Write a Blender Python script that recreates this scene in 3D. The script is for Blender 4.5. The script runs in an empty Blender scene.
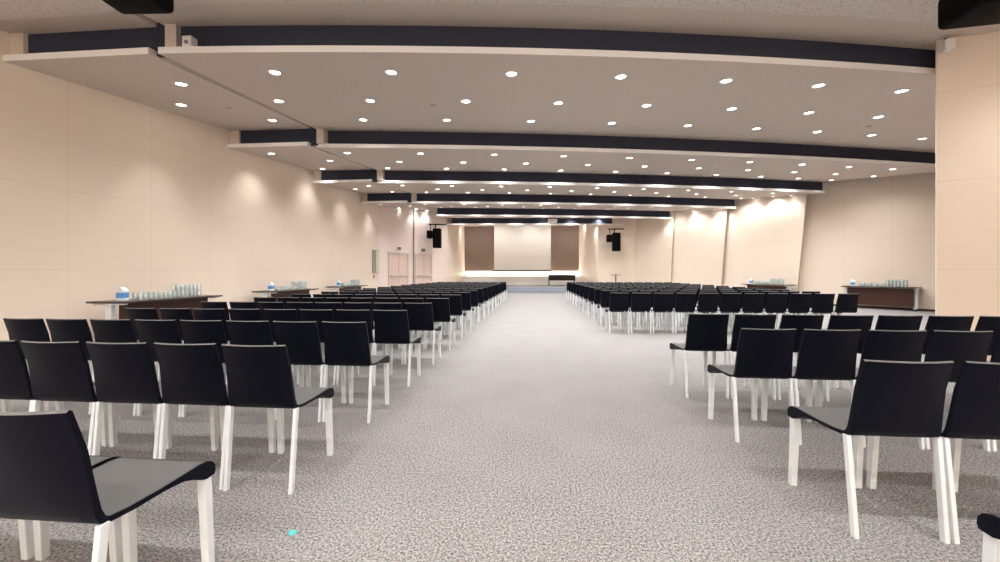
import bpy, bmesh, math, random
from mathutils import Vector, Matrix
random.seed(7)
S = bpy.context.scene
COL = S.collection
PI = math.pi
H = 1.16                       # camera height above the carpet
PSI = math.atan(30 / 375)      # the camera looks a little left of the hall's axis
ORD = ['zeroth', 'first', 'second', 'third', 'fourth', 'fifth', 'sixth', 'seventh', 'eighth', 'ninth', 'tenth',
       'eleventh', 'twelfth', 'thirteenth', 'fourteenth', 'fifteenth', 'sixteenth', 'seventeenth', 'eighteenth', 'nineteenth']

# ------------------------------------------------------------------ materials
def lin(c):
    return tuple((v / 255 / 12.92) if v / 255 <= .04045 else ((v / 255 + .055) / 1.055) ** 2.4 for v in c) + (1,)

def mat(name, rgb, rough=.6, spec=.5, metal=0, noise=None, bump=0, sheen=0):
    m = bpy.data.materials.new(name); m.use_nodes = True
    nt = m.node_tree; b = nt.nodes['Principled BSDF']
    b.inputs['Roughness'].default_value = rough
    b.inputs['Specular IOR Level'].default_value = spec
    b.inputs['Metallic'].default_value = metal
    b.inputs['Base Color'].default_value = lin(rgb)
    if sheen:
        b.inputs['Sheen Weight'].default_value = sheen; b.inputs['Sheen Roughness'].default_value = .35
    sc, lo = noise or (40, .92)
    tc = nt.nodes.new('ShaderNodeTexCoord')
    n = nt.nodes.new('ShaderNodeTexNoise'); n.inputs['Scale'].default_value = sc; n.inputs['Detail'].default_value = 3
    nt.links.new(tc.outputs['Object'], n.inputs['Vector'])
    mx = nt.nodes.new('ShaderNodeMix'); mx.data_type = 'RGBA'
    c = lin(rgb)
    mx.inputs[6].default_value = (c[0] * lo, c[1] * lo, c[2] * lo, 1); mx.inputs[7].default_value = c
    nt.links.new(n.outputs['Fac'], mx.inputs[0]); nt.links.new(mx.outputs[2], b.inputs['Base Color'])
    if bump:
        bp = nt.nodes.new('ShaderNodeBump'); bp.inputs['Strength'].default_value = bump; bp.inputs['Distance'].default_value = .004
        nt.links.new(n.outputs['Fac'], bp.inputs['Height']); nt.links.new(bp.outputs['Normal'], b.inputs['Normal'])
    return m

def math_node(nt, op, a, b=None):
    n = nt.nodes.new('ShaderNodeMath'); n.operation = op
    for i, v in enumerate((a, b)):
        if v is None: continue
        if isinstance(v, (int, float)): n.inputs[i].default_value = v
        else: nt.links.new(v, n.inputs[i])
    return n.outputs[0]

def wall_mat(name, rgb, pu=1.2, pv=1.22, seam=.008, dark=.84):
    """birch veneer boards: a fine grain and thin seams between the sheets (UV in metres)"""
    m = bpy.data.materials.new(name); m.use_nodes = True
    nt = m.node_tree; b = nt.nodes['Principled BSDF']
    b.inputs['Roughness'].default_value = .55; b.inputs['Specular IOR Level'].default_value = .25
    uv = nt.nodes.new('ShaderNodeUVMap'); uv.uv_map = 'UVMap'
    sp = nt.nodes.new('ShaderNodeSeparateXYZ'); nt.links.new(uv.outputs['UV'], sp.inputs[0])
    def line(o, p):
        d = math_node(nt, 'PINGPONG', o, p / 2)          # 0 on the seam
        return math_node(nt, 'LESS_THAN', d, seam / 2)
    ln = math_node(nt, 'MAXIMUM', line(sp.outputs[0], pu), line(sp.outputs[1], pv))
    mp = nt.nodes.new('ShaderNodeMapping'); mp.inputs['Scale'].default_value = (1.2, 14, 1)
    nt.links.new(uv.outputs['UV'], mp.inputs['Vector'])
    n = nt.nodes.new('ShaderNodeTexNoise'); n.inputs['Scale'].default_value = 2.2; n.inputs['Detail'].default_value = 6
    nt.links.new(mp.outputs['Vector'], n.inputs['Vector'])
    # each sheet has a slightly different tone
    fu = math_node(nt, 'FLOOR', math_node(nt, 'DIVIDE', sp.outputs[0], pu)); fv = math_node(nt, 'FLOOR', math_node(nt, 'DIVIDE', sp.outputs[1], pv))
    cb = nt.nodes.new('ShaderNodeCombineXYZ'); nt.links.new(fu, cb.inputs[0]); nt.links.new(fv, cb.inputs[1])
    wn = nt.nodes.new('ShaderNodeTexWhiteNoise'); wn.noise_dimensions = '2D'; nt.links.new(cb.outputs[0], wn.inputs['Vector'])
    f = math_node(nt, 'ADD', math_node(nt, 'MULTIPLY', n.outputs['Fac'], .85), math_node(nt, 'MULTIPLY', wn.outputs['Value'], .12))
    c = lin(rgb)
    mx = nt.nodes.new('ShaderNodeMix'); mx.data_type = 'RGBA'
    mx.inputs[6].default_value = (c[0] * .93, c[1] * .915, c[2] * .90, 1); mx.inputs[7].default_value = (min(1, c[0] * 1.04), min(1, c[1] * 1.05), min(1, c[2] * 1.06), 1)
    nt.links.new(f, mx.inputs[0])
    m2 = nt.nodes.new('ShaderNodeMix'); m2.data_type = 'RGBA'
    m2.inputs[7].default_value = (c[0] * dark, c[1] * dark, c[2] * dark, 1)
    nt.links.new(ln, m2.inputs[0]); nt.links.new(mx.outputs[2], m2.inputs[6]); nt.links.new(m2.outputs[2], b.inputs['Base Color'])
    return m

def carpet_mat():
    m = bpy.data.materials.new('carpet'); m.use_nodes = True
    nt = m.node_tree; b = nt.nodes['Principled BSDF']
    b.inputs['Roughness'].default_value = .95; b.inputs['Specular IOR Level'].default_value = .1
    tc = nt.nodes.new('ShaderNodeTexCoord')
    n = nt.nodes.new('ShaderNodeTexNoise'); n.inputs['Scale'].default_value = 95; n.inputs['Detail'].default_value = 4; n.inputs['Roughness'].default_value = .78
    nt.links.new(tc.outputs['Object'], n.inputs['Vector'])
    r = nt.nodes.new('ShaderNodeValToRGB'); e = r.color_ramp.elements
    e[0].position = .36; e[0].color = lin((60, 57, 59)); e[1].position = .64; e[1].color = lin((199, 195, 195))
    nt.links.new(n.outputs['Fac'], r.inputs[0])
    n2 = nt.nodes.new('ShaderNodeTexNoise'); n2.inputs['Scale'].default_value = 70; n2.inputs['Detail'].default_value = 1
    nt.links.new(tc.outputs['Object'], n2.inputs['Vector'])
    r2 = nt.nodes.new('ShaderNodeValToRGB'); e = r2.color_ramp.elements
    e[0].position = .38; e[0].color = lin((238, 250, 246)); e[1].position = .62; e[1].color = lin((255, 244, 244))
    nt.links.new(n2.outputs['Fac'], r2.inputs[0])
    mx = nt.nodes.new('ShaderNodeMix'); mx.data_type = 'RGBA'; mx.blend_type = 'MULTIPLY'; mx.inputs[0].default_value = 1
    nt.links.new(r.outputs[0], mx.inputs[6]); nt.links.new(r2.outputs[0], mx.inputs[7])
    n3 = nt.nodes.new('ShaderNodeTexNoise'); n3.inputs['Scale'].default_value = 2.2; n3.inputs['Detail'].default_value = 3
    nt.links.new(tc.outputs['Object'], n3.inputs['Vector'])
    r3 = nt.nodes.new('ShaderNodeValToRGB'); e = r3.color_ramp.elements
    e[0].position = .3; e[0].color = (.9, .9, .9, 1); e[1].position = .7; e[1].color = (1, 1, 1, 1)
    nt.links.new(n3.outputs['Fac'], r3.inputs[0])
    m2 = nt.nodes.new('ShaderNodeMix'); m2.data_type = 'RGBA'; m2.blend_type = 'MULTIPLY'; m2.inputs[0].default_value = 1
    nt.links.new(mx.outputs[2], m2.inputs[6]); nt.links.new(r3.outputs[0], m2.inputs[7])
    nt.links.new(m2.outputs[2], b.inputs['Base Color'])
    bp = nt.nodes.new('ShaderNodeBump'); bp.inputs['Strength'].default_value = .06; bp.inputs['Distance'].default_value = .004
    nt.links.new(n.outputs['Fac'], bp.inputs['Height']); nt.links.new(bp.outputs['Normal'], b.inputs['Normal'])
    return m

def ceiling_mat(name, rgb, scale, thr, dark):
    """acoustic plaster: pale with small pinholes"""
    m = bpy.data.materials.new(name); m.use_nodes = True
    nt = m.node_tree; b = nt.nodes['Principled BSDF']
    b.inputs['Roughness'].default_value = .9; b.inputs['Specular IOR Level'].default_value = .1
    tc = nt.nodes.new('ShaderNodeTexCoord')
    n = nt.nodes.new('ShaderNodeTexNoise'); n.inputs['Scale'].default_value = scale; n.inputs['Detail'].default_value = 1
    nt.links.new(tc.outputs['Object'], n.inputs['Vector'])
    r = nt.nodes.new('ShaderNodeValToRGB'); e = r.color_ramp.elements; c = lin(rgb)
    e[0].position = thr - .04; e[0].color = (c[0] * dark, c[1] * dark, c[2] * dark, 1); e[1].position = thr + .04; e[1].color = c
    nt.links.new(n.outputs['Fac'], r.inputs[0]); nt.links.new(r.outputs[0], b.inputs['Base Color'])
    return m

def emit_mat(name, rgb, strength):
    m = bpy.data.materials.new(name); m.use_nodes = True
    b = m.node_tree.nodes['Principled BSDF']
    b.inputs['Base Color'].default_value = lin(rgb); b.inputs['Emission Color'].default_value = lin(rgb)
    b.inputs['Emission Strength'].default_value = strength
    try: m.cycles.emission_sampling = 'NONE'
    except Exception: pass
    return m

def glass_mat():
    m = bpy.data.materials.new('clear_glass'); m.use_nodes = True
    nt = m.node_tree; nt.nodes.remove(nt.nodes['Principled BSDF'])
    out = nt.nodes['Material Output']
    t = nt.nodes.new('ShaderNodeBsdfTransparent'); t.inputs[0].default_value = (.985, .995, .99, 1)
    g = nt.nodes.new('ShaderNodeBsdfGlossy'); g.inputs['Roughness'].default_value = .08; g.inputs[0].default_value = (.9, .97, .95, 1)
    fr = nt.nodes.new('ShaderNodeFresnel'); fr.inputs['IOR'].default_value = 1.5
    mx = nt.nodes.new('ShaderNodeMixShader')
    nt.links.new(fr.outputs[0], mx.inputs[0]); nt.links.new(t.outputs[0], mx.inputs[1]); nt.links.new(g.outputs[0], mx.inputs[2])
    df = nt.nodes.new('ShaderNodeBsdfDiffuse'); df.inputs[0].default_value = (.9, .96, .94, 1)
    m2 = nt.nodes.new('ShaderNodeMixShader'); m2.inputs[0].default_value = .26
    nt.links.new(mx.outputs[0], m2.inputs[1]); nt.links.new(df.outputs[0], m2.inputs[2])
    nt.links.new(m2.outputs[0], out.inputs[0])
    return m

M = dict(
    wall=wall_mat('birch_veneer', (230, 215, 199)),
    wall_pink=wall_mat('rosy_birch_veneer', (233, 218, 210)),
    brown=mat('brown_fabric_wall', (132, 114, 104), .85, .1, noise=(60, .9)),
    carpet=carpet_mat(),
    ceil=ceiling_mat('acoustic_plaster', (206, 194, 184), 55, .36, .84),
    ceil_rough=ceiling_mat('pinhole_plaster', (214, 205, 198), 48, .38, .6),
    white=mat('white_edge_paint', (244, 242, 240), .5, .3, noise=(20, .97)),
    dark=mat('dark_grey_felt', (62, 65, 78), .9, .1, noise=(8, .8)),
    black=mat('black_plastic', (6, 6, 8), .55, .06),
    chair=mat('black_chair_shell', (8, 10, 23), .5, .10, noise=(300, .8), bump=.05, sheen=.06),
    pad_and_highlight=mat('grey_seat_pad_and_highlight', (100, 99, 97), .6, .3, noise=(200, .9)),
    leg=mat('white_powder_coat', (224, 229, 231), .4, .4, noise=(30, .96)),
    wood=mat('dark_walnut_laminate', (74, 44, 36), .4, .4, noise=(12, .7)),
    top=mat('dark_table_laminate', (62, 46, 42), .35, .5, noise=(15, .8)),
    desk=mat('black_brown_laminate', (40, 28, 28), .5, .3, noise=(15, .8)),
    steel=mat('brushed_aluminium', (190, 190, 192), .35, .5, .7),
    screen=mat('projection_screen', (232, 224, 214), .9, .1, noise=(3, .98)),
    stagefront=mat('blue_grey_step', (150, 158, 172), .7, .2, noise=(30, .9)),
    glass=glass_mat(),
    lamp=emit_mat('lit_lamp', (255, 250, 244), 9),
    strip=emit_mat('lit_strip', (255, 236, 205), 2.5),
    greenlamp=emit_mat('cool_lamp', (214, 255, 240), 4),
    offlamp=mat('unlit_lamp', (190, 180, 170), .3),
    blue=mat('blue_label_plastic', (88, 150, 214), .4),
    bottle=mat('white_carton', (226, 234, 244), .4),
    turq=mat('turquoise_sticker', (70, 205, 205), .5),
    cab=mat('grey_green_panel', (150, 154, 138), .15, .6, noise=(6, .7)),
    cabdoor=mat('pale_green_panel', (205, 203, 190), .3, .5),
    red=mat('red_plastic', (190, 88, 66), .4),
    sign=mat('grey_sign', (112, 100, 92), .5),
    door=mat('rosy_door_laminate', (222, 199, 188), .5, .3, noise=(10, .95)),
)

# ------------------------------------------------------------------ mesh helpers
def quad(bm, vs):
    return bm.faces.new([bm.verts.new(v) for v in vs])

def box(bm, x0, x1, y0, y1, z0, z1, bevel=0, seg=1):
    r = bmesh.ops.create_cube(bm, size=1)
    for v in r['verts']:
        v.co = Vector(((x0 + x1) / 2 + v.co.x * (x1 - x0), (y0 + y1) / 2 + v.co.y * (y1 - y0), (z0 + z1) / 2 + v.co.z * (z1 - z0)))
    if bevel:
        es = list({e for v in r['verts'] for e in v.link_edges})
        bmesh.ops.bevel(bm, geom=es, offset=bevel, segments=seg, affect='EDGES', profile=.5)
    return bm

def bar(bm, a, b, wa, da, wb=None, db=None, bevel=.003):
    """a straight tube of rectangular section from a to b"""
    wb = wb or wa; db = db or da
    a = Vector(a); b = Vector(b)
    lo = [bm.verts.new(a + Vector((sx * wa / 2, sy * da / 2, 0))) for sx, sy in ((-1, -1), (1, -1), (1, 1), (-1, 1))]
    hi = [bm.verts.new(b + Vector((sx * wb / 2, sy * db / 2, 0))) for sx, sy in ((-1, -1), (1, -1), (1, 1), (-1, 1))]
    fs = [bm.faces.new(lo[::-1]), bm.faces.new(hi)]
    for i in range(4): fs.append(bm.faces.new((lo[i], lo[(i + 1) % 4], hi[(i + 1) % 4], hi[i])))
    if bevel:
        es = [e for e in {e for f in fs for e in f.edges} if {v in lo for v in e.verts} == {True, False}]
        bmesh.ops.bevel(bm, geom=es, offset=bevel, segments=2, affect='EDGES', profile=.5)
    return bm

def lathe(bm, prof, n=20, c=(0, 0, 0)):
    rings = []
    for r, z in prof:
        rings.append([bm.verts.new((c[0] + r * math.cos(2 * PI * i / n), c[1] + r * math.sin(2 * PI * i / n), c[2] + z)) for i in range(n)] if r > 1e-6
                     else [bm.verts.new((c[0], c[1], c[2] + z))])
    for a, b in zip(rings, rings[1:]):
        for i in range(n):
            j = (i + 1) % n
            if len(a) == 1 and len(b) == 1: continue
            if len(a) == 1: bm.faces.new((a[0], b[j], b[i]))
            elif len(b) == 1: bm.faces.new((a[i], a[j], b[0]))
            else: bm.faces.new((a[i], a[j], b[j], b[i]))
    return bm

def obj(name, bm, m, parent=None, smooth=False, label=None):
    me = bpy.data.meshes.new(name)
    bmesh.ops.recalc_face_normals(bm, faces=bm.faces)
    bm.to_mesh(me); bm.free()
    for mm in (m if isinstance(m, (list, tuple)) else [m]): me.materials.append(mm)
    if smooth:
        for p in me.polygons: p.use_smooth = True
        try: me.set_sharp_from_angle(angle=math.radians(38))
        except Exception: pass
    o = bpy.data.objects.new(name, me); COL.objects.link(o)
    if parent: o.parent = parent
    if label: o['label'] = label
    return o

def NB(): return bmesh.new()

def tag(o, label, cat, group=None):
    o['label'] = label; o['category'] = cat
    if group: o['group'] = group
    return o

def thing(name, label, cat, loc=(0, 0, 0), rz=0, group=None):
    o = bpy.data.objects.new(name, None); COL.objects.link(o)
    o.empty_display_size = .1
    o.location = loc; o.rotation_euler = (0, 0, rz)
    return tag(o, label, cat, group)

def struct(name, bm, m, smooth=False, parent=None):
    o = obj(name, bm, m, parent, smooth)
    if not parent: o['kind'] = 'structure'
    return o

def dup(root, loc, rz, label, group=None):
    r = root.copy(); COL.objects.link(r); r.location = loc; r.rotation_euler = (0, 0, rz); r['label'] = label
    if group: r['group'] = group
    for ch in root.children:
        c = ch.copy(); COL.objects.link(c); c.parent = r
        for g in ch.children:
            d = g.copy(); COL.objects.link(d); d.parent = c
    return r

# ------------------------------------------------------------------ camera
cam = bpy.data.cameras.new('camera'); co = bpy.data.objects.new('camera', cam); COL.objects.link(co)
co.location = (0, 0, H); co.rotation_euler = (PI / 2, 0, PSI)
cam.sensor_width = 36; cam.lens = 13.5; cam.shift_y = -.0073; cam.clip_start = .02; cam.clip_end = 100
S.camera = co

def in_view(x, y, z):
    c, s = math.cos(PSI), math.sin(PSI)
    d = -x * s + y * c
    if d < .1: return False
    px = 500 + 375 * (x * c + y * s) / d; py = 273.7 - 375 * (z - H) / d
    return -4 < px < 1004 and -4 < py < 566

# ------------------------------------------------------------------ the setting: floor and walls
bm = NB(); quad(bm, [(-8, -6.5, 0), (14.5, -6.5, 0), (14.5, 23.2, 0), (-8, 23.2, 0)])
r = bmesh.ops.extrude_face_region(bm, geom=bm.faces[:])
for v in [g for g in r['geom'] if isinstance(g, bmesh.types.BMVert)]: v.co.z = -.1
struct('floor', bm, M['carpet'])

TOPZ = H + 3.62
def wall(name, a, b, m, z0=0, z1=TOPZ, th=.12, lean=0, u0=0, flip=False):
    """an upright slab from plan point a to b; the room lies to the right of a->b unless flip; lean slants its near edge"""
    a = Vector((*a, 0)); b = Vector((*b, 0)); d = b - a; L = d.length; d.normalize()
    n = Vector((-d.y, d.x, 0)) * (-1 if flip else 1) * th
    bm = NB(); uvl = bm.loops.layers.uv.new('UVMap')
    A0 = a + d * lean
    P = [A0 + Vector((0, 0, z0)), b + Vector((0, 0, z0)), b + Vector((0, 0, z1)), a + Vector((0, 0, z1))]
    f = [bm.verts.new(p) for p in P]; k = [bm.verts.new(p + n) for p in P]
    bm.faces.new(f); bm.faces.new(k[::-1])
    for i in range(4): bm.faces.new((f[i], k[i], k[(i + 1) % 4], f[(i + 1) % 4]))
    for fc in bm.faces:
        for lp in fc.loops:
            p = lp.vert.co
            lp[uvl].uv = ((p - a).dot(d) + u0, p.z)
    return struct(name, bm, m)

# left wall: straight along the chairs, then two short angled pieces with the doors
wall('wall_left', (-7.72, -6.4), (-6.83, 8.0), M['wall'], u0=12.42)
wall('wall_left.004', (-6.83, 8.0), (-6.83, 16.4), M['wall'], u0=12.42 + 14.427)
wall('wall_left.001', (-6.83, 16.4), (-5.96, 18.75), M['wall_pink'], u0=.3)
wall('wall_left.002', (-5.86, 18.72), (-5.17, 19.55), M['wall_pink'], u0=.4)
wall('wall_left.003', (-5.17, 19.55), (-4.84, 21.75), M['wall_pink'], u0=.2)
bm = NB(); box(bm, -6.0, -5.9, 18.80, 18.95, 0, TOPZ); struct('trim_1', bm, M['dark'])
# right wall: folded pieces that step in towards the stage
wall('wall_right', (13.1, 11.62), (9.97, 15.74), M['wall'], u0=.3, flip=True)
wall('wall_right.001', (10.28, 14.75), (8.77, 18.25), M['wall'], u0=0, th=.03, flip=True, lean=.45)
wall('wall_right.002', (8.9, 17.65), (7.29, 20.45), M['wall'], u0=0, th=.03, flip=True, lean=.4)
wall('wall_right.003', (7.42, 20.0), (6.2, 22.5), M['wall'], u0=0, th=.03, flip=True, lean=.3)
wall('wall_right.004', (6.2, 22.5), (4.02, 22.62), M['wall'], u0=0, flip=True)
# the near right wall end that hides the rest of the side
wall('wall_right.005', (8.6, 4.55), (5.62, 5.67), M['wall'], u0=1.0, th=.02, flip=True)
wall('wall_right.006', (8.6, 4.6), (13.4, 10.9), M['wall'], flip=False, th=.12)
wall('wall_right.007', (13.4, 10.9), (13.1, 11.62), M['wall'], flip=True)
wall('wall_right.008', (8.6, -6.4), (8.6, 4.55), M['wall'], flip=True)
wall('wall_back', (-7.8, -6.4), (8.6, -6.4), M['wall'], flip=True)
# thin bright post standing in front of the folded wall just past the near wall end
bm = NB(); box(bm, -.05, .05, -.02, .02, 0, TOPZ)
o = struct('trim_2', bm, M['wall_pink']); o.location = (12.48, 12.58, 0); o.rotation_euler = (0, 0, -.92)
# recess round the stage
wall('wall_stage_left', (-4.84, 21.75), (-4.84, 27.6), M['wall'], u0=.2)
wall('wall_stage_right', (4.02, 22.66), (3.52, 27.6), M['wall'], u0=.2, flip=True)
bm = NB(); box(bm, -5.0, 4.2, 27.5, 27.7, 1.36, 5.2); struct('wall_stage', bm, M['brown'])
bm = NB(); box(bm, -5.0, 4.2, 27.62, 27.75, 0, 1.36); struct('wall_stage.001', bm, M['white'])
bm = NB(); box(bm, -4.83, 4.01, 27.2, 27.44, .34, 1.0, .01); struct('trim_3', bm, M['white'])
bm = NB(); box(bm, -4.7, 3.9, 27.46, 27.5, 1.0, 1.03); struct('trim_4', bm, M['strip'])
bm = NB(); box(bm, -4.83, 4.01, 23.35, 27.62, 0, .34); struct('floor.001', bm, M['carpet'])
bm = NB(); box(bm, -4.83, 4.01, 23.20, 23.35, 0, .34, .01); box(bm, -4.83, 4.01, 22.9, 23.2, 0, .17, .01); struct('trim_5', bm, M['stagefront'])

# baseboards
bm = NB(); d = Vector((10.42 - 13.1, 15.14 - 11.62, 0)).normalized(); n = Vector((-d.y, d.x, 0)) * .02
for z in (0,):
    a = Vector((13.0, 11.75, 0)); b = Vector((10.5, 15.03, 0))
    f = [bm.verts.new(p) for p in (a, b, b + Vector((0, 0, .06)), a + Vector((0, 0, .06)))]
    k = [bm.verts.new(v.co + n) for v in f]
    bm.faces.new(f); bm.faces.new(k[::-1])
    for i in range(4): bm.faces.new((f[i], k[i], k[(i + 1) % 4], f[(i + 1) % 4]))
struct('baseboard_right', bm, M['wood'])
bm = NB(); box(bm, -6.83, -6.81, 8.0, 16.4, 0, .06); struct('baseboard_left', bm, M['wood'])

# ------------------------------------------------------------------ ceiling: tilted sails, each with a white front edge under a dark upstand
HF, HB = H + 2.85, H + 3.27
Y0 = {0: .95, 1: 4.49, 2: 8.11, 3: 11.45, 4: 14.85, 5: 18.22, 6: 21.62, 7: 24.6}
YL = {0: .95, 1: 4.48, 2: 7.97, 3: 11.3, 4: 14.7, 5: 18.2, 6: 21.6}
AB = {0: (.05, .0075), 1: (.05, .0075), 6: (.06, .003), 7: (.06, .003)}
XR = {0: 8.6, 1: 10.6, 2: 11.9, 3: 10.4, 4: 8.98, 5: 7.55, 6: 6.22, 7: 6.2}
XL = -4.80
def yf(i, x):
    d = x + 4.7; a, b = AB.get(i, (.095, .0055))
    return Y0[i] + a * d + b * d * d
def sail(name, i, xl, xr0, xr1, front, back, zb=HB, n=28, edge=True):
    """underside rising from the front edge to the back; material 0 plaster, 1 white edge"""
    bm = NB(); rows = []
    for k in range(n + 1):
        t = k / n
        x0 = xl + (xr0 - xl) * t; x1 = xl + (xr1 - xl) * t
        y0 = front(x0); y1 = back(x1)
        rows.append([bm.verts.new(v) for v in ((x0, y0, HF), (x1, y1, zb), (x1, y1, zb + .085), (x0, y0, HF + .085))])
    for a, b in zip(rows, rows[1:]):
        for j in range(4):
            f = bm.faces.new((a[j], b[j], b[(j + 1) % 4], a[(j + 1) % 4]))
            f.material_index = 1 if j == 3 else 0
    bm.faces.new(rows[0]).material_index = 1; bm.faces.new(rows[-1][::-1]).material_index = 0
    return struct(name, bm, [M['ceil'], M['white']])

for i in range(0, 7):
    nxt = (lambda x, i=i: yf(i + 1, x) + .13)
    sail('ceiling', i, XL if i < 5 else (-4.62 if i == 5 else -4.84), XR[i], XR[i + 1], (lambda x, i=i: yf(i, x)), nxt)
    if i < 5:   # the narrow sail along the left wall
        sail('ceiling', i, -7.3 if i < 2 else -6.88, -4.93, -4.93, (lambda x, i=i: YL[i]), (lambda x, i=i: YL[i + 1] + .13), n=2)
    if i:
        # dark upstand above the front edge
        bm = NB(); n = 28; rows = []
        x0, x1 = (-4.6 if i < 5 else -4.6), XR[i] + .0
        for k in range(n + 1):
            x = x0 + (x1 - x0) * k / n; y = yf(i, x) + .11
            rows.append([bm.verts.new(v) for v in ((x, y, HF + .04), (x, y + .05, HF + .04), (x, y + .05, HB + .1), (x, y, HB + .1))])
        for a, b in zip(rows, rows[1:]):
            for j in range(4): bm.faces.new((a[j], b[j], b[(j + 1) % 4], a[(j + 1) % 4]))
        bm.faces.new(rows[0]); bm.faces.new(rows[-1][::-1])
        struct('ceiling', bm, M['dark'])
        if i < 5:
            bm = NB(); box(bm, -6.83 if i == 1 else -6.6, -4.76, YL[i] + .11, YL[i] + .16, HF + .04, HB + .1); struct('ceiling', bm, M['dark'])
            bm = NB(); box(bm, -7.1, -6.83 if i == 1 else -6.6, YL[i] + .06, YL[i] + .2, HF + .04, HB + .1); struct('trim_%d' % (10 + i), bm, M['wall'])
            bm = NB(); box(bm, -4.76, -4.6, YL[i] + .06, YL[i] + .26, HF + .07, HB + .1); struct('trim_%d' % (20 + i), bm, M['ceil'])
    if i < 5:   # closing strip above the joint between the two sails
        bm = NB()
        f = [bm.verts.new(v) for v in ((-5.02, YL[i] + .15, HF + .1), (-4.76, YL[i] + .15, HF + .1), (-4.76, YL[i + 1] + .13, HB + .06), (-5.02, YL[i + 1] + .13, HB + .06))]
        k = [bm.verts.new(v.co + Vector((0, 0, .03))) for v in f]
        bm.faces.new(f); bm.faces.new(k[::-1])
        for q in range(4): bm.faces.new((f[q], k[q], k[(q + 1) % 4], f[(q + 1) % 4]))
        struct('trim_%d' % (30 + i), bm, M['ceil'])
# flat ceiling over the doors beyond the last narrow sail
bm = NB(); box(bm, -6.9, -4.66, 18.3, 22.2, HB, HB + .06); struct('ceiling', bm, M['ceil'])
# pinhole plaster field of the sail overhead, ending short of its back edge
bm = NB(); rows = []
for k in range(25):
    x = -7.4 + (8.6 + 7.4) * k / 24
    yb = (YL[1] - .28 if x < -4.85 else yf(1, x) - .38 - .014 * (x + 4.7)); ya = yb - 2.4
    sl = (HB - HF) / 3.6
    zb = HB - .49 * sl - .03; za = zb - 2.4 * sl
    rows.append([bm.verts.new(v) for v in ((x, ya, za), (x, yb, zb), (x, yb, zb + .03), (x, ya, za + .03))])
for a, b in zip(rows, rows[1:]):
    for j in range(4): bm.faces.new((a[j], b[j], b[(j + 1) % 4], a[(j + 1) % 4]))
struct('ceiling', bm, M['ceil_rough'])
# ceiling behind the camera and slab over everything
bm = NB(); box(bm, -7.9, 8.7, -6.5, 1.1, HB, HB + .06); struct('ceiling', bm, M['ceil'])
bm = NB(); box(bm, -8, 14.2, -6.6, 27.8, TOPZ + .02, TOPZ + .12); struct('ceiling', bm, M['dark'])
# recess ceiling
bm = NB(); box(bm, -4.84, 4.02, 22.9, 27.6, H + 3.5, H + 3.56); struct('ceiling', bm, M['ceil'])

# ------------------------------------------------------------------ downlights
def make_downlight(lab):
    t = thing('downlight', lab, 'ceiling light', group='recessed downlights')
    bm = NB(); lathe(bm, [(.072, 0), (.090, 0), (.092, -.006), (.074, -.010), (.066, -.004), (.066, .02), (.072, .02), (.072, 0)], 20)
    obj('trim_ring', bm, M['white'], t, True)
    bm = NB(); lathe(bm, [(0, -.003), (.066, -.003), (.066, .004), (0, .004)], 20); obj('lamp', bm, M['lamp'], t)
    return t
def sail_z(x, y, i):
    '''height of the underside of broad sail i at plan point (x, y)'''
    xl = XL if i < 5 else (-4.62 if i == 5 else -4.84)
    k, t = .5, .5
    for _ in range(40):
        x0 = xl + (XR[i] - xl) * k; x1 = xl + (XR[i + 1] - xl) * k
        ya = yf(i, x0); yb = yf(i + 1, x1) + .13
        t = (y - ya) / (yb - ya)
        k = (x - xl) / ((XR[i] - xl) * (1 - t) + (XR[i + 1] - xl) * t)
    return HF + (HB - HF) * t
first_light = None
def spot(x, y, z, e, size=155, blend=1.0, col=(1, .995, .99), tilt=None):
    l = bpy.data.lights.new('downlight_and_fill_beam', 'SPOT'); l.energy = e; l.spot_size = math.radians(size); l.spot_blend = blend
    l.color = col; l.shadow_soft_size = .06
    o = bpy.data.objects.new('downlight_and_fill_beam', l); COL.objects.link(o); o.location = (x, y, z - .03)
    if tilt: o.rotation_euler = tilt
    return o
PANEL = ['overhead', 'nearest', 'second', 'third', 'fourth', 'fifth', 'sixth']
ROWN = ['front', 'middle', 'back']
LE = 62
LX = {(1, 0): [-3.68, -2.0, -.27, 1.34, 2.95, 4.45, 5.9], (1, 1): [-4.42, -2.8, -1.13, .5, 2.1, 3.7, 5.24, 6.72, 8.18],
      (1, 2): [-3.42, -1.71, .02, 1.71, 3.35, 4.9, 6.36, 7.75, 9.13], (2, 0): [-4.4, -2.65, -.87, .83, 2.5, 4.13, 5.73, 7.25, 8.68, 10.1],
      (2, 1): [-3.56, -1.83, -.11, 1.62, 3.26, 4.88, 6.42, 7.94, 9.36, 10.76], (2, 2): [-4.3, -2.53, -.79, .95, 2.68, 4.35, 6.01, 7.58, 8.97, 10.25]}
PE = {1: .8, 2: .62, 3: .5, 4: .46, 5: .46, 6: .5}
slope = (HB - HF) / 3.6
def wall_x(y):          # where the right wall stands at depth y
    pts = [(11.62, 13.1), (14.75, 10.5), (17.7, 8.95), (20.02, 7.45), (22.5, 6.2), (23, 6.0)]
    if y < 11.6: return 10.4
    for (a, xa), (b, xb) in zip(pts, pts[1:]):
        if a <= y <= b: return xa + (xb - xa) * (y - a) / (b - a)
    return 4
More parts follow.
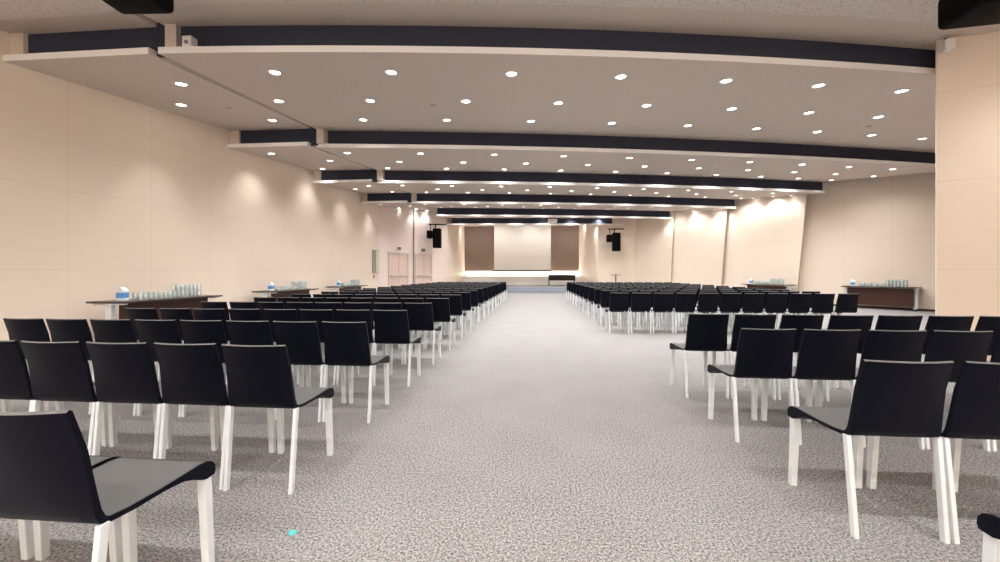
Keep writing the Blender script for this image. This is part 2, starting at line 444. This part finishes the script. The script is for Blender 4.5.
for i in range(1, 7):
    for r, off in enumerate((.6, 1.78, 2.9)):
        if i == 6 and r > 0: break
        base = {(1, 0): -3.65, (1, 1): -4.45, (1, 2): -3.42}.get((i, r), (-4.40, -3.54, -4.25)[r] + (0 if i % 2 == 0 else .2))
        seat = 0
        for x in LX.get((i, r), [base + 1.62 * k for k in range(11)]):
            y = yf(i, x) + off
            if x > wall_x(y) - .28 or x > 11.6: continue
            if i >= 5 and x < -4.3: continue
            z = sail_z(x, y, i) - .001
            if not in_view(x, y, z):
                spot(x, y, z, LE * PE[i]); continue
            seat += 1
            lab = 'round recessed downlight, %s from the left, %s row of the %s broad ceiling sail' % (ORD[seat], ROWN[r], PANEL[i])
            if first_light is None:
                first_light = make_downlight(lab); t = first_light; t.location = (x, y, z)
            else: t = dup(first_light, (x, y, z), 0, lab)
            t.rotation_euler = (math.atan(slope), 0, 0)
            spot(x, y, z, LE * PE[i], 75 if i == 2 and x > wall_x(y) - 1.2 else 155)
    if i < 5:
        for r, (x, off) in enumerate([(-5.42, .95), (-6.3, 1.83), (-5.33, 2.9)] if i % 2 else [(-6.3, .72), (-5.4, 1.8), (-6.34, 3.05)]):
            y = YL[i] + off; z = HF + (HB - HF) * off / (YL[i + 1] + .13 - YL[i]) - .001
            lab = 'round recessed downlight, %s one in the %s narrow ceiling sail along the left wall' % (ORD[r + 1], PANEL[i])
            t = dup(first_light, (x, y, z), 0, lab); t.rotation_euler = (math.atan(slope), 0, 0)
            spot(x, y, z, LE * PE[i] * .8, 70 if i == 1 else 110)
# lamps over the door corner on the left
for k, (x, y) in enumerate([(-5.75, 18.6), (-5.35, 19.1), (-5.15, 20.4)]):
    z = HB - .001 if y > 18.35 else HF + slope * min(3.6, y - 14.7) - .001
    t = dup(first_light, (x, y, z), 0, 'round recessed downlight, %s in the run above the left doors' % ORD[k + 1])
    spot(x, y, z, LE * .35, 110)
# extra wall washers close to the folded right wall
for k, (x, y) in enumerate([(9.9, 15.1), (9.3, 16.5), (8.45, 17.9), (7.95, 19.0), (7.0, 20.15)]):
    i = max(j for j in range(1, 7) if yf(j, x) < y)
    z = sail_z(x, y, i) - .001
    t = dup(first_light, (x, y, z), 0, 'round recessed downlight, %s of those washing the folded right wall, from the front' % ORD[k + 1])
    t.rotation_euler = (math.atan(slope), 0, 0)
    spot(x, y, z, LE * .33, 110)
# the one lit in the plaster field overhead
t = thing('downlight', 'greenish white downlight cut by the top edge of the picture', 'ceiling light', (2.9, 3.25, HF + .27), group='recessed downlights')
bm = NB(); lathe(bm, [(.072, 0), (.090, 0), (.092, -.006), (.074, -.010), (.066, -.004), (.066, .02), (.072, .02), (.072, 0)], 20); obj('trim_ring', bm, M['white'], t, True)
bm = NB(); lathe(bm, [(0, -.003), (.066, -.003), (.066, .004), (0, .004)], 20); obj('lamp', bm, M['greenlamp'], t)
# lamps of the hall behind and above the camera, and an added wall wash
for x in (-5, -2.5, 0, 2.5, 5):
    for y in (-4.5, -2, .5): spot(x, y, HB - .02, LE * 1.25)
    spot(x, 2.9, HF + .2, LE * (1.6 if x > 4 else .8))
for x in (-5.5, -3, -.5, 2, 4.5, 7): spot(x, -5.5, HB - .02, LE * 7, 150, tilt=(-.35, 0, 0))  # added unseen lamps: bounced off the back wall as frontal fill
for x, y in ((6.5, 4.1), (7.7, 3.7)): spot(x, y, H + 3.02, LE * 1.1, 150)
# stage lamps, with an added tilted row
for x in (-4.2, -2.2, .0, 2.0, 3.5):
    spot(x, 24.0, H + 3.45, LE * .9, 160)
    spot(x, 25.4, H + 3.45, LE * .62, 150, tilt=(.6, 0, 0))  # added fill, no fittings here: brightens the screen and the ledge
for k, (x, y) in enumerate([(-4.35, 23.3), (3.5, 23.4)]): spot(x, y, H + 3.5, LE * .6, 100)
l = bpy.data.lights.new('strip_glow', 'AREA'); l.shape = 'RECTANGLE'; l.size = 8.5; l.size_y = .04; l.energy = 60; l.color = (1, .9, .74)
o = bpy.data.objects.new('strip_glow', l); COL.objects.link(o); o.location = (-.4, 27.47, 1.05); o.rotation_euler = (PI + .25, 0, 0)

# smoke detectors on the nearest sail
for k, (x, off, w) in enumerate([(-5.6, 2.1, 'narrow sail beside the left wall'), (-1.75, 2.0, 'nearest broad sail, left of its centre'), (7.1, 2.35, 'nearest broad sail, towards the right wall')]):
    y = (YL[1] if x < -4.9 else yf(1, x)) + off
    bm = NB(); lathe(bm, [(0, -.03), (.03, -.03), (.05, -.02), (.055, 0), (0, 0)], 16)
    o = obj('smoke_detector', bm, M['offlamp'], None, True); o.location = (x, y, (sail_z(x, y, 1) if x > -4.9 else HF + .42 * off / 3.62) + .002); tag(o, 'small round smoke detector on the ' + w, 'smoke detector', 'smoke detectors')

# ------------------------------------------------------------------ chairs
def make_chair(lab):
    t = thing('stacking_chair', lab, 'chair')
    nx = 12
    def sheet(bm, prof, hw, bulge):
        rows = []
        for (y, z), w in zip(prof, hw):
            rows.append([bm.verts.new((w * (2 * k / nx - 1), y + bulge(z) * (2 * k / nx - 1) ** 2, z)) for k in range(nx + 1)])
        return rows
    # backrest: closed section running down the outside and up the inside, swept across
    outer = [(-.094, .785), (-.079, .73), (-.060, .66), (-.040, .58), (-.022, .515), (-.009, .468), (.006, .440), (.032, .427)]
    inner = [(.034, .445), (.020, .455), (.008, .477), (-.006, .520), (-.025, .583), (-.045, .662), (-.064, .731), (-.079, .784), (-.086, .791)]
    def hwz(z): return .176 + .011 * max(0, (.785 - z) / .34) ** 1.5
    bul = lambda z: .030 * max(0, min(1, (z - .44) / .2))
    bm = NB(); pts = outer + inner
    rows = sheet(bm, pts, [hwz(z) for _, z in pts], bul)
    m = len(rows)
    for j in range(m):
        a, b = rows[j], rows[(j + 1) % m]
        for k in range(nx): bm.faces.new((a[k], a[k + 1], b[k + 1], b[k])).material_index = 1 if j == m - 1 else 0  # grey strip paints the light highlight along the back's top edge
    for k in (0, nx):       # side edges
        for j in range(len(outer) - 1):
            bm.faces.new((rows[j][k], rows[j + 1][k], rows[m - 3 - j][k], rows[m - 2 - j][k])) if m - 3 - j >= len(outer) else None
        bm.faces.new((rows[0][k], rows[m - 2][k], rows[m - 1][k]))
    obj('backrest', bm, [M['chair'], M['pad_and_highlight']], t, True)
    # seat: thin at the back, rolled down over a thick front lip
    prof = [(.030, .445), (.09, .438), (.18, .437), (.27, .440), (.335, .443), (.368, .440), (.391, .430), (.404, .412), (.406, .390), (.401, .376),
            (.366, .373), (.345, .380), (.315, .398), (.27, .417), (.2, .423), (.1, .422), (.030, .427)]
    sx_ = [-1, -.965, -.75, -.5, -.25, 0, .25, .5, .75, .965, 1]
    bm = NB(); n2 = 10; rows = []
    for y, z in prof:
        w = .184 + .003 * min(1, y / .2)
        dish = -.006 * math.sin(PI * min(1, max(0, (y - .03) / .37)))
        rows.append([bm.verts.new((w * sx_[k], y, z + dish * (1 - sx_[k] ** 2))) for k in range(n2 + 1)])
    m = len(rows)
    for j in range(m):
        a, b = rows[j], rows[(j + 1) % m]
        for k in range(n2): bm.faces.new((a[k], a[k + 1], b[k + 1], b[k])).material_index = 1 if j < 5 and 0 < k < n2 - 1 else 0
    for k in (0, n2): bm.faces.new([r[k] for r in rows])
    obj('seat', bm, [M['chair'], M['pad_and_highlight']], t, True)
    for sx in (-1, 1):
        bm = NB(); bar(bm, (sx * .182, -.022, 0), (sx * .1865, .014, .436), .020, .026, .020, .026); obj('leg', bm, M['leg'], t)
        bm = NB(); bar(bm, (sx * .166, .396, 0), (sx * .162, .380, .380), .030, .030, .034, .034); obj('leg', bm, M['leg'], t)
    return t

chair0 = None
n_ch = 0
def chair(x, y, lab, group, rz=0):
    global chair0, n_ch
    n_ch += 1
    if chair0 is None:
        chair0 = make_chair(lab); chair0.location = (x, y, 0); chair0.rotation_euler = (0, 0, rz); chair0['group'] = group
        return chair0
    return dup(chair0, (x, y, 0), rz, lab, group)

def seen(x, y):
    return any(in_view(x + sx * .19, y + dy, z) for sx in (-1, 1) for dy, z in ((-.08, .78), (0, .45), (.4, .44), (-.05, .02), (.39, .02)))
DY = .061
for k in range(18):
    y = .92 + .935 * k + DY
    ex = -1.242 if k == 0 else -1.272 + .009 * k if k < 5 else -1.236 + .013 * (k - 4)                       # the aisle edge
    for c in range(8):
        x = ex - .178 - .396 * c
        if not seen(x, y): continue
        pos = 'at the aisle' if c == 0 else '%s from the aisle' % ORD[c + 1] if c < 7 else 'farthest from the aisle'
        chair(x + random.uniform(-.0012, .0012), y + random.uniform(-.006, .006),
              'black chair on white legs %s, %s row from the camera, left block' % (pos, ORD[k + 1]), 'chairs left of the aisle', random.uniform(-.001, .001))
for k in range(4):
    y = .80 + .935 * k + DY
    for c in range(14):
        x = 1.43 + .178 + (.404, .404, .401, .411)[k] * c + (-.045, 0, 0, .038)[k]
        if x > 6.4 or not seen(x, y): continue
        pos = 'at the aisle' if c == 0 else '%s from the aisle' % ORD[c + 1]
        chair(x + random.uniform(-.0012, .0012), y + random.uniform(-.006, .006),
              'black chair on white legs %s, %s row of the nearer right block' % (pos, ORD[k + 1]), 'chairs of the nearer right block', random.uniform(-.001, .001))
for k in range(11):
    y = 7.45 + .935 * k + DY
    for c in range(11):
        x = 1.56 + .178 + .416 * c + .007 * k
        pos = 'at the aisle' if c == 0 else '%s from the aisle' % ORD[c + 1] if c < 10 else 'farthest from the aisle'
        chair(x + random.uniform(-.0012, .0012), y + random.uniform(-.006, .006),
              'black chair on white legs %s, %s row of the farther right block' % (pos, ORD[k + 1]), 'chairs of the farther right block', random.uniform(-.001, .001))

# ------------------------------------------------------------------ side tables with glasses
def make_table(lab):
    t = thing('folding_table', lab, 'table', group='side tables along the walls')
    L, D = 1.8, .62
    bm = NB(); box(bm, -L / 2, L / 2, 0, D, .715, .742, .004); obj('table_top', bm, M['top'], t)
    bm = NB(); box(bm, -L / 2 + .12, L / 2 - .12, .20, .22, .13, .70, .003); obj('modesty_panel', bm, M['wood'], t)
    for sx in (-1, 1):
        x = sx * (L / 2 - .08)
        bm = NB(); bar(bm, (x, D / 2, .06), (x, D / 2, .715), .06, .10); box(bm, x - .025, x + .025, .05, D - .05, .69, .715)
        lg = obj('leg', bm, M['leg'], t)
        bm = NB(); box(bm, x - .028, x + .028, .03, D - .03, .055, .085, .004); obj('foot', bm, M['steel'], lg)
        for y in (.06, D - .06):
            bm = NB(); lathe(bm, [(0, -.014), (.026, -.014), (.029, -.008), (.029, .008), (.026, .014), (0, .014)], 14)
            bmesh.ops.rotate(bm, verts=bm.verts, cent=(0, 0, 0), matrix=Matrix.Rotation(PI / 2, 3, 'Y'))
            bmesh.ops.translate(bm, verts=bm.verts, vec=(x, y, .029)); obj('caster', bm, M['black'], lg, True)
    return t
glass0 = None
def tumbler(lab):
    bm = NB(); lathe(bm, [(0, .004), (.028, .004), (.033, .108), (.035, .11), (.036, .108), (.031, 0), (0, 0)], 14)
    return tag(obj('tumbler', bm, M['glass'], None, True), lab, 'glass')
def carton(loc, rz, lab):
    t = thing('water_carton', lab, 'carton', loc, rz, 'cartons on the side tables')
    bm = NB(); box(bm, -.05, .05, -.05, .05, 0, .16, .006, 2)
    # gabled top
    for v in bm.verts:
        pass
    obj('body', bm, M['bottle'], t)
    bm = NB()
    f = [(-.05, -.05, .155), (.05, -.05, .155), (.05, .05, .155), (-.05, .05, .155)]; r = [(-.05, 0, .21), (.05, 0, .21)]
    v = [bm.verts.new(p) for p in f + r]
    for q in ((0, 1, 5, 4), (2, 3, 4, 5), (0, 4, 3), (1, 2, 5), (3, 2, 1, 0)): bm.faces.new([v[j] for j in q])
    obj('gable_top', bm, M['bottle'], t)
    bm = NB(); box(bm, -.052, .052, -.052, .052, .045, .125); obj('label_band', bm, M['blue'], t, label='blue printed band')
table0 = None
def table(x, y, rz, lab, where, nlow, dense, mirror):
    """origin at the middle of the front edge, the table reaching back to the wall"""
    global table0, glass0
    if table0 is None:
        table0 = make_table(lab); table0.location = (x, y, 0); table0.rotation_euler = (0, 0, rz)
    else: dup(table0, (x, y, 0), rz, lab)
    R = Matrix.Rotation(rz, 3, 'Z')
    def put(px, py, pz):
        v = R @ Vector((px * mirror, py, 0)); return (x + v.x, y + v.y, pz)
    z = .742
    carton(put(-.66, .30, z), rz + .2, 'white water carton with a blue band on the ' + where)
    for tier, cnt, x0, rowsn in ((0, nlow, -.46, 2), (1, dense, .196, 2)):
        for r in range(rowsn):
            for k in range(cnt):
                px = x0 + .082 * k; p = put(px, .22 + .09 * r, z + tier * .1105)
                if tier == 1 and px > .74: break
                lab = 'clear glass tumbler %s on the %s' % (('standing in the long row', 'stacked in the upper tier')[tier], where)
                if glass0 is None: glass0 = tumbler(lab); g = glass0
                else: g = glass0.copy(); COL.objects.link(g); g['label'] = lab
                g.location = p; g['group'] = 'tumblers %s on the %s' % (('in the long row', 'in the upper tier')[tier], where)
# along the left wall the long side faces the aisle (+x): local x runs towards -Y... rz = +90 deg puts the back at -x
for k, (y0, nm) in enumerate([(5.15, 'nearest'), (8.5, 'second'), (11.75, 'third')]):
    table(-6.0, y0 + .84, PI / 2, 'long dark folding table against the left wall, %s of three' % nm, 'left wall\'s %s table' % nm, 14, 6, 1)
a = math.atan2(.796, -.605)
wr = Vector((-.605, .796, 0)); nr = Vector((-.796, -.605, 0))
p = Vector((11.74, 12.33, 0)) + wr * .92
table(p.x, p.y, math.atan2(-wr.y, -wr.x), 'dark folding table with a brown front panel, nearest of the right wall', 'nearer right wall table', 14, 6, 1)
wr = Vector((-.395, .919, 0)); p = Vector((9.47, 14.80, 0)) + wr * .86
table(p.x, p.y, math.atan2(-wr.y, -wr.x), 'dark folding table by the bright folded right wall, behind the chairs', 'farther right wall table', 14, 6, 1)

# ------------------------------------------------------------------ doors and fittings on the left
def door(name, a, b, top):
    a = Vector((*a, 0)); b = Vector((*b, 0)); d = b - a; L = d.length; rz = math.atan2(d.y, d.x)
    bm = NB(); box(bm, .05, L - .05, -.02, .01, 0, top)
    o = struct(name, bm, M['door']); o.location = a; o.rotation_euler = (0, 0, rz)
    bm = NB(); box(bm, 0, .05, -.05, .0, 0, top + .05); box(bm, L - .05, L, -.05, .0, 0, top + .05); box(bm, .05, L - .05, -.05, 0, top, top + .05)
    obj('door_frame', bm, M['wall_pink'], o)
    bm = NB(); box(bm, L / 2 - .006, L / 2 + .006, -.024, -.019, 0, top); obj('leaf_joint', bm, M['sign'], o)
    for s in (0, 1):
        x0 = .12 + s * (L / 2 - .02)
        bm = NB(); box(bm, x0, x0 + L / 2 - .22, -.09, -.06, 1.02, 1.07, .008); box(bm, x0, x0 + .05, -.07, -.02, 1.02, 1.07); box(bm, x0 + L / 2 - .27, x0 + L / 2 - .22, -.07, -.02, 1.02, 1.07)
        obj('push_bar', bm, M['steel'], o)
door('door_1', (-6.60, 17.02), (-6.10, 18.37), 2.14)
door('door_2', (-5.84, 18.745), (-5.19, 19.525), 2.14)
for k, (x, y, rz, lab) in enumerate([(-6.33, 17.70, 1.215, 'small grey exit sign above the first left door'), (-5.53, 19.06, .88, 'small grey exit sign above the second left door')]):
    t = thing('exit_sign', lab, 'sign', (x, y, 2.38), rz, 'exit signs')
    bm = NB(); box(bm, -.12, .12, -.04, 0, -.08, .08, .005); obj('plate', bm, M['sign'], t)
    bm = NB(); box(bm, -.14, .14, -.03, 0, -.10, .10, .004); obj('backing', bm, M['white'], t)
t = thing('mounted_cabinet', 'narrow grey green glazed cabinet on the left wall before the doors', 'cabinet', (-6.826, 15.765, 1.18))
bm = NB(); box(bm, 0, .05, 0, .62, 0, 1.02, .006); obj('body', bm, M['cab'], t)
bm = NB(); box(bm, .05, .06, .30, .60, .02, 1.0); obj('door_panel', bm, M['cabdoor'], t)
t = thing('fire_alarm_switch', 'small red call point under the glazed cabinet on the left wall', 'alarm', (-6.826, 15.95, .98))
bm = NB(); box(bm, 0, .05, -.06, .06, 0, .12, .006); obj('housing', bm, M['red'], t)
bm = NB(); box(bm, .05, .055, -.035, .035, .03, .09); obj('push_plate', bm, M['white'], t)

# ------------------------------------------------------------------ stage: screen, projector, desk, speakers, bar table
t = thing('projection_screen', 'large pale projection screen hanging at the stage', 'screen', (-.55, 26.9, 1.36))
bm = NB(); box(bm, -2.03, 2.03, -.01, .01, .06, 3.6); obj('fabric', bm, M['screen'], t)
bm = NB(); box(bm, -2.05, 2.05, -.05, .05, -.06, .07, .01); obj('weight_bar', bm, M['sign'], t)
bm = NB(); box(bm, -2.12, 2.12, -.08, .08, 3.55, 3.8, .02); obj('roller_case', bm, M['white'], t)
t = thing('projector', 'white projector hanging on a black pole before the screen', 'projector', (1.22, 20.55, H + 2.78))
bm = NB(); box(bm, -.25, .25, -.2, .2, 0, .17, .025, 2); obj('body', bm, M['white'], t, True)
bm = NB(); lathe(bm, [(0, 0), (.045, 0), (.05, .03), (.04, .06), (0, .06)], 16); bmesh.ops.rotate(bm, verts=bm.verts, cent=(0, 0, 0), matrix=Matrix.Rotation(-PI / 2, 3, 'X')); bmesh.ops.translate(bm, verts=bm.verts, vec=(.1, .2, .09)); obj('lens', bm, M['black'], t, True)
bm = NB(); box(bm, -.16, .16, -.12, .12, .17, .2); bar(bm, (-.11, 0, .2), (-.11, 0, .46), .04, .04); bar(bm, (.11, 0, .2), (.11, 0, .46), .04, .04); box(bm, -.22, .22, -.15, .15, .44, .47); obj('ceiling_mount', bm, M['black'], t)

def speaker(x, y, z0, h, w, rz, side, lab):
    t = thing('hanging_loudspeaker', lab, 'speaker', (x, y, z0), rz, 'column loudspeakers at the stage')
    bm = NB(); box(bm, -w / 2, w / 2, 0, .38, 0, h, .03, 2); obj('cabinet', bm, M['black'], t, True)
    bm = NB(); box(bm, -w / 2 + .03, w / 2 - .03, -.012, .004, .04, h - .04, .006); obj('grille', bm, M['black'], t)
    bm = NB(); box(bm, side * (w / 2 + .18) - .14, side * (w / 2 + .18) + .14, .1, .4, h * .5, h * .9, .02); obj('amplifier_box', bm, M['black'], t)
    bm = NB(); bar(bm, (side * .1, .25, h), (side * .1, .25, h + .22), .05, .05); bar(bm, (side * .35, .25, h * .9), (side * .35, .25, h + .22), .04, .04); box(bm, -.1, .1, .2, .3, h + .2, h + .26); box(bm, -.45, .45, .2, .3, h + .2, h + .25); obj('bracket', bm, M['black'], t)
speaker(4.95, 21.85, H + 1.3, 1.05, .42, 0, -1, 'black column loudspeaker on the right wall beside the stage')
speaker(-4.77, 18.9, H + 1.33, 1.0, .42, .1, -1, 'black column loudspeaker by the left doors and the stage')

t = thing('stage_desk', 'low dark desk on the stage right of the screen', 'desk', (2.15, 25.6, .34))
bm = NB(); box(bm, -.92, .92, 0, .6, .70, .74, .005); obj('desk_top', bm, M['desk'], t)
bm = NB(); box(bm, -.90, .90, .03, .05, .36, .70, .003); obj('front_panel', bm, M['desk'], t)
for sx in (-1, 1):
    for y in (.06, .54):
        bm = NB(); bar(bm, (sx * .86, y, 0), (sx * .86, y, .70), .04, .04); obj('leg', bm, M['desk'], t)
t = thing('bar_table', 'small round high table standing by the right stage wall', 'table', (4.86, 21.75, 0))
bm = NB(); lathe(bm, [(0, 1.08), (.27, 1.08), (.28, 1.095), (.27, 1.11), (0, 1.11)], 24); obj('table_top', bm, M['wood'], t, True)
bm = NB(); lathe(bm, [(0, .02), (.035, .02), (.035, 1.08), (0, 1.08)], 14); obj('pedestal', bm, M['wood'], t, True)
bm = NB(); lathe(bm, [(0, 0), (.24, 0), (.24, .012), (.05, .03), (0, .03)], 24); obj('base', bm, M['black'], t, True)

# ------------------------------------------------------------------ things near the ceiling
def hung(x, y, z0, w, d, h, rz, lab, mount_top):
    t = thing('ceiling_speaker', lab, 'speaker', (x, y, z0), rz, 'black units hung overhead')
    bm = NB(); box(bm, -w / 2, w / 2, -d / 2, d / 2, 0, h, .06, 4); obj('housing', bm, M['black'], t, True)
    bm = NB(); lathe(bm, [(0, 0), (.03, 0), (.034, .012), (.02, .02), (0, .02)], 14); bmesh.ops.rotate(bm, verts=bm.verts, cent=(0, 0, 0), matrix=Matrix.Rotation(PI / 2, 3, 'X')); bmesh.ops.translate(bm, verts=bm.verts, vec=(w * .22, -d / 2 + .004, .09)); obj('indicator_lens', bm, M['sign'], t, True)
    bm = NB()
    for sx in (-1, 1): bar(bm, (sx * w * .3, 0, h - .02), (sx * w * .3, 0, mount_top - z0), .03, .03)
    box(bm, -w * .36, w * .36, -.05, .05, mount_top - z0 - .03, mount_top - z0); obj('hanger', bm, M['black'], t)
hung(-4.12, 3.6, H + 2.80, .60, .34, .3, .06, 'black rounded unit hung from the ceiling, upper left corner area', H + 3.2)
hung(4.84, 4.18, H + 2.64, .9, .5, .36, -.12, 'big black glossy unit hung at the ceiling above the near right wall', H + 3.15)

t = thing('sensor_box', 'small white box with a dark round eye on the nearest ceiling edge', 'sensor', (-4.42, 4.52, HF + .086))
bm = NB(); box(bm, -.065, .065, -.02, .08, 0, .14, .008, 2); obj('housing', bm, M['white'], t)
bm = NB(); lathe(bm, [(.014, 0), (.022, 0), (.022, .008), (.014, .008), (.014, 0)], 16); bmesh.ops.rotate(bm, verts=bm.verts, cent=(0, 0, 0), matrix=Matrix.Rotation(PI / 2, 3, 'X')); bmesh.ops.translate(bm, verts=bm.verts, vec=(0, -.02, .055)); obj('eye', bm, M['black'], t)
cu = NB(); pts = [(-4.3, 4.58), (-4.25, 4.56), (-4.18, 4.56), (-4.10, 4.58)]
for j, ((x0, y0), (x1, y1)) in enumerate(zip(pts, pts[1:])):
    bar(cu, (x0, y0, HF + .087), (x1, y1, HF + .11 - .015 * j), .03, .04); bar(cu, (x1, y1, HF + .087), (x1 + .02, y1, HF + .12 - .02 * j), .035, .04)
tag(obj('cable_bundle', cu, M['black']), 'bunched black cable lying on the ceiling edge beside a white box', 'cable')
t = thing('junction_box', 'small white junction box on the near right wall edge', 'box', (5.63, 5.60, H + 3.03), -.36)
bm = NB(); box(bm, -.01, .09, -.08, .035, 0, .14, .006, 2); obj('housing', bm, M['white'], t)
bm = NB(); bar(bm, (.02, -.02, .14), (.02, -.02, .175), .02, .02); obj('conduit', bm, M['black'], t)

# turquoise sticker on the carpet
bm = NB(); lathe(bm, [(0, .003), (.013, .003), (.0165, .002), (.017, 0), (0, 0)], 14)
tag(obj('floor_sticker', bm, M['turq'], None, True), 'tiny turquoise round sticker on the carpet of the aisle', 'sticker').location = (-1.06, 1.6, .0)

# ------------------------------------------------------------------ world and view
w = bpy.data.worlds.new('world'); S.world = w; w.use_nodes = True
w.node_tree.nodes['Background'].inputs[0].default_value = (.05, .05, .05, 1)
S.view_settings.view_transform = 'Standard'; S.view_settings.look = 'None'; S.view_settings.gamma = 1
S.view_settings.use_curve_mapping = False
S.view_settings.exposure = 1.36
S.cycles.use_denoising = True
S.cycles.max_bounces = 8; S.cycles.diffuse_bounces = 5; S.cycles.glossy_bounces = 3; S.cycles.transparent_max_bounces = 24
S.cycles.sample_clamp_indirect = 5
S.cycles.use_light_tree = True
print('CHAIRS', n_ch)
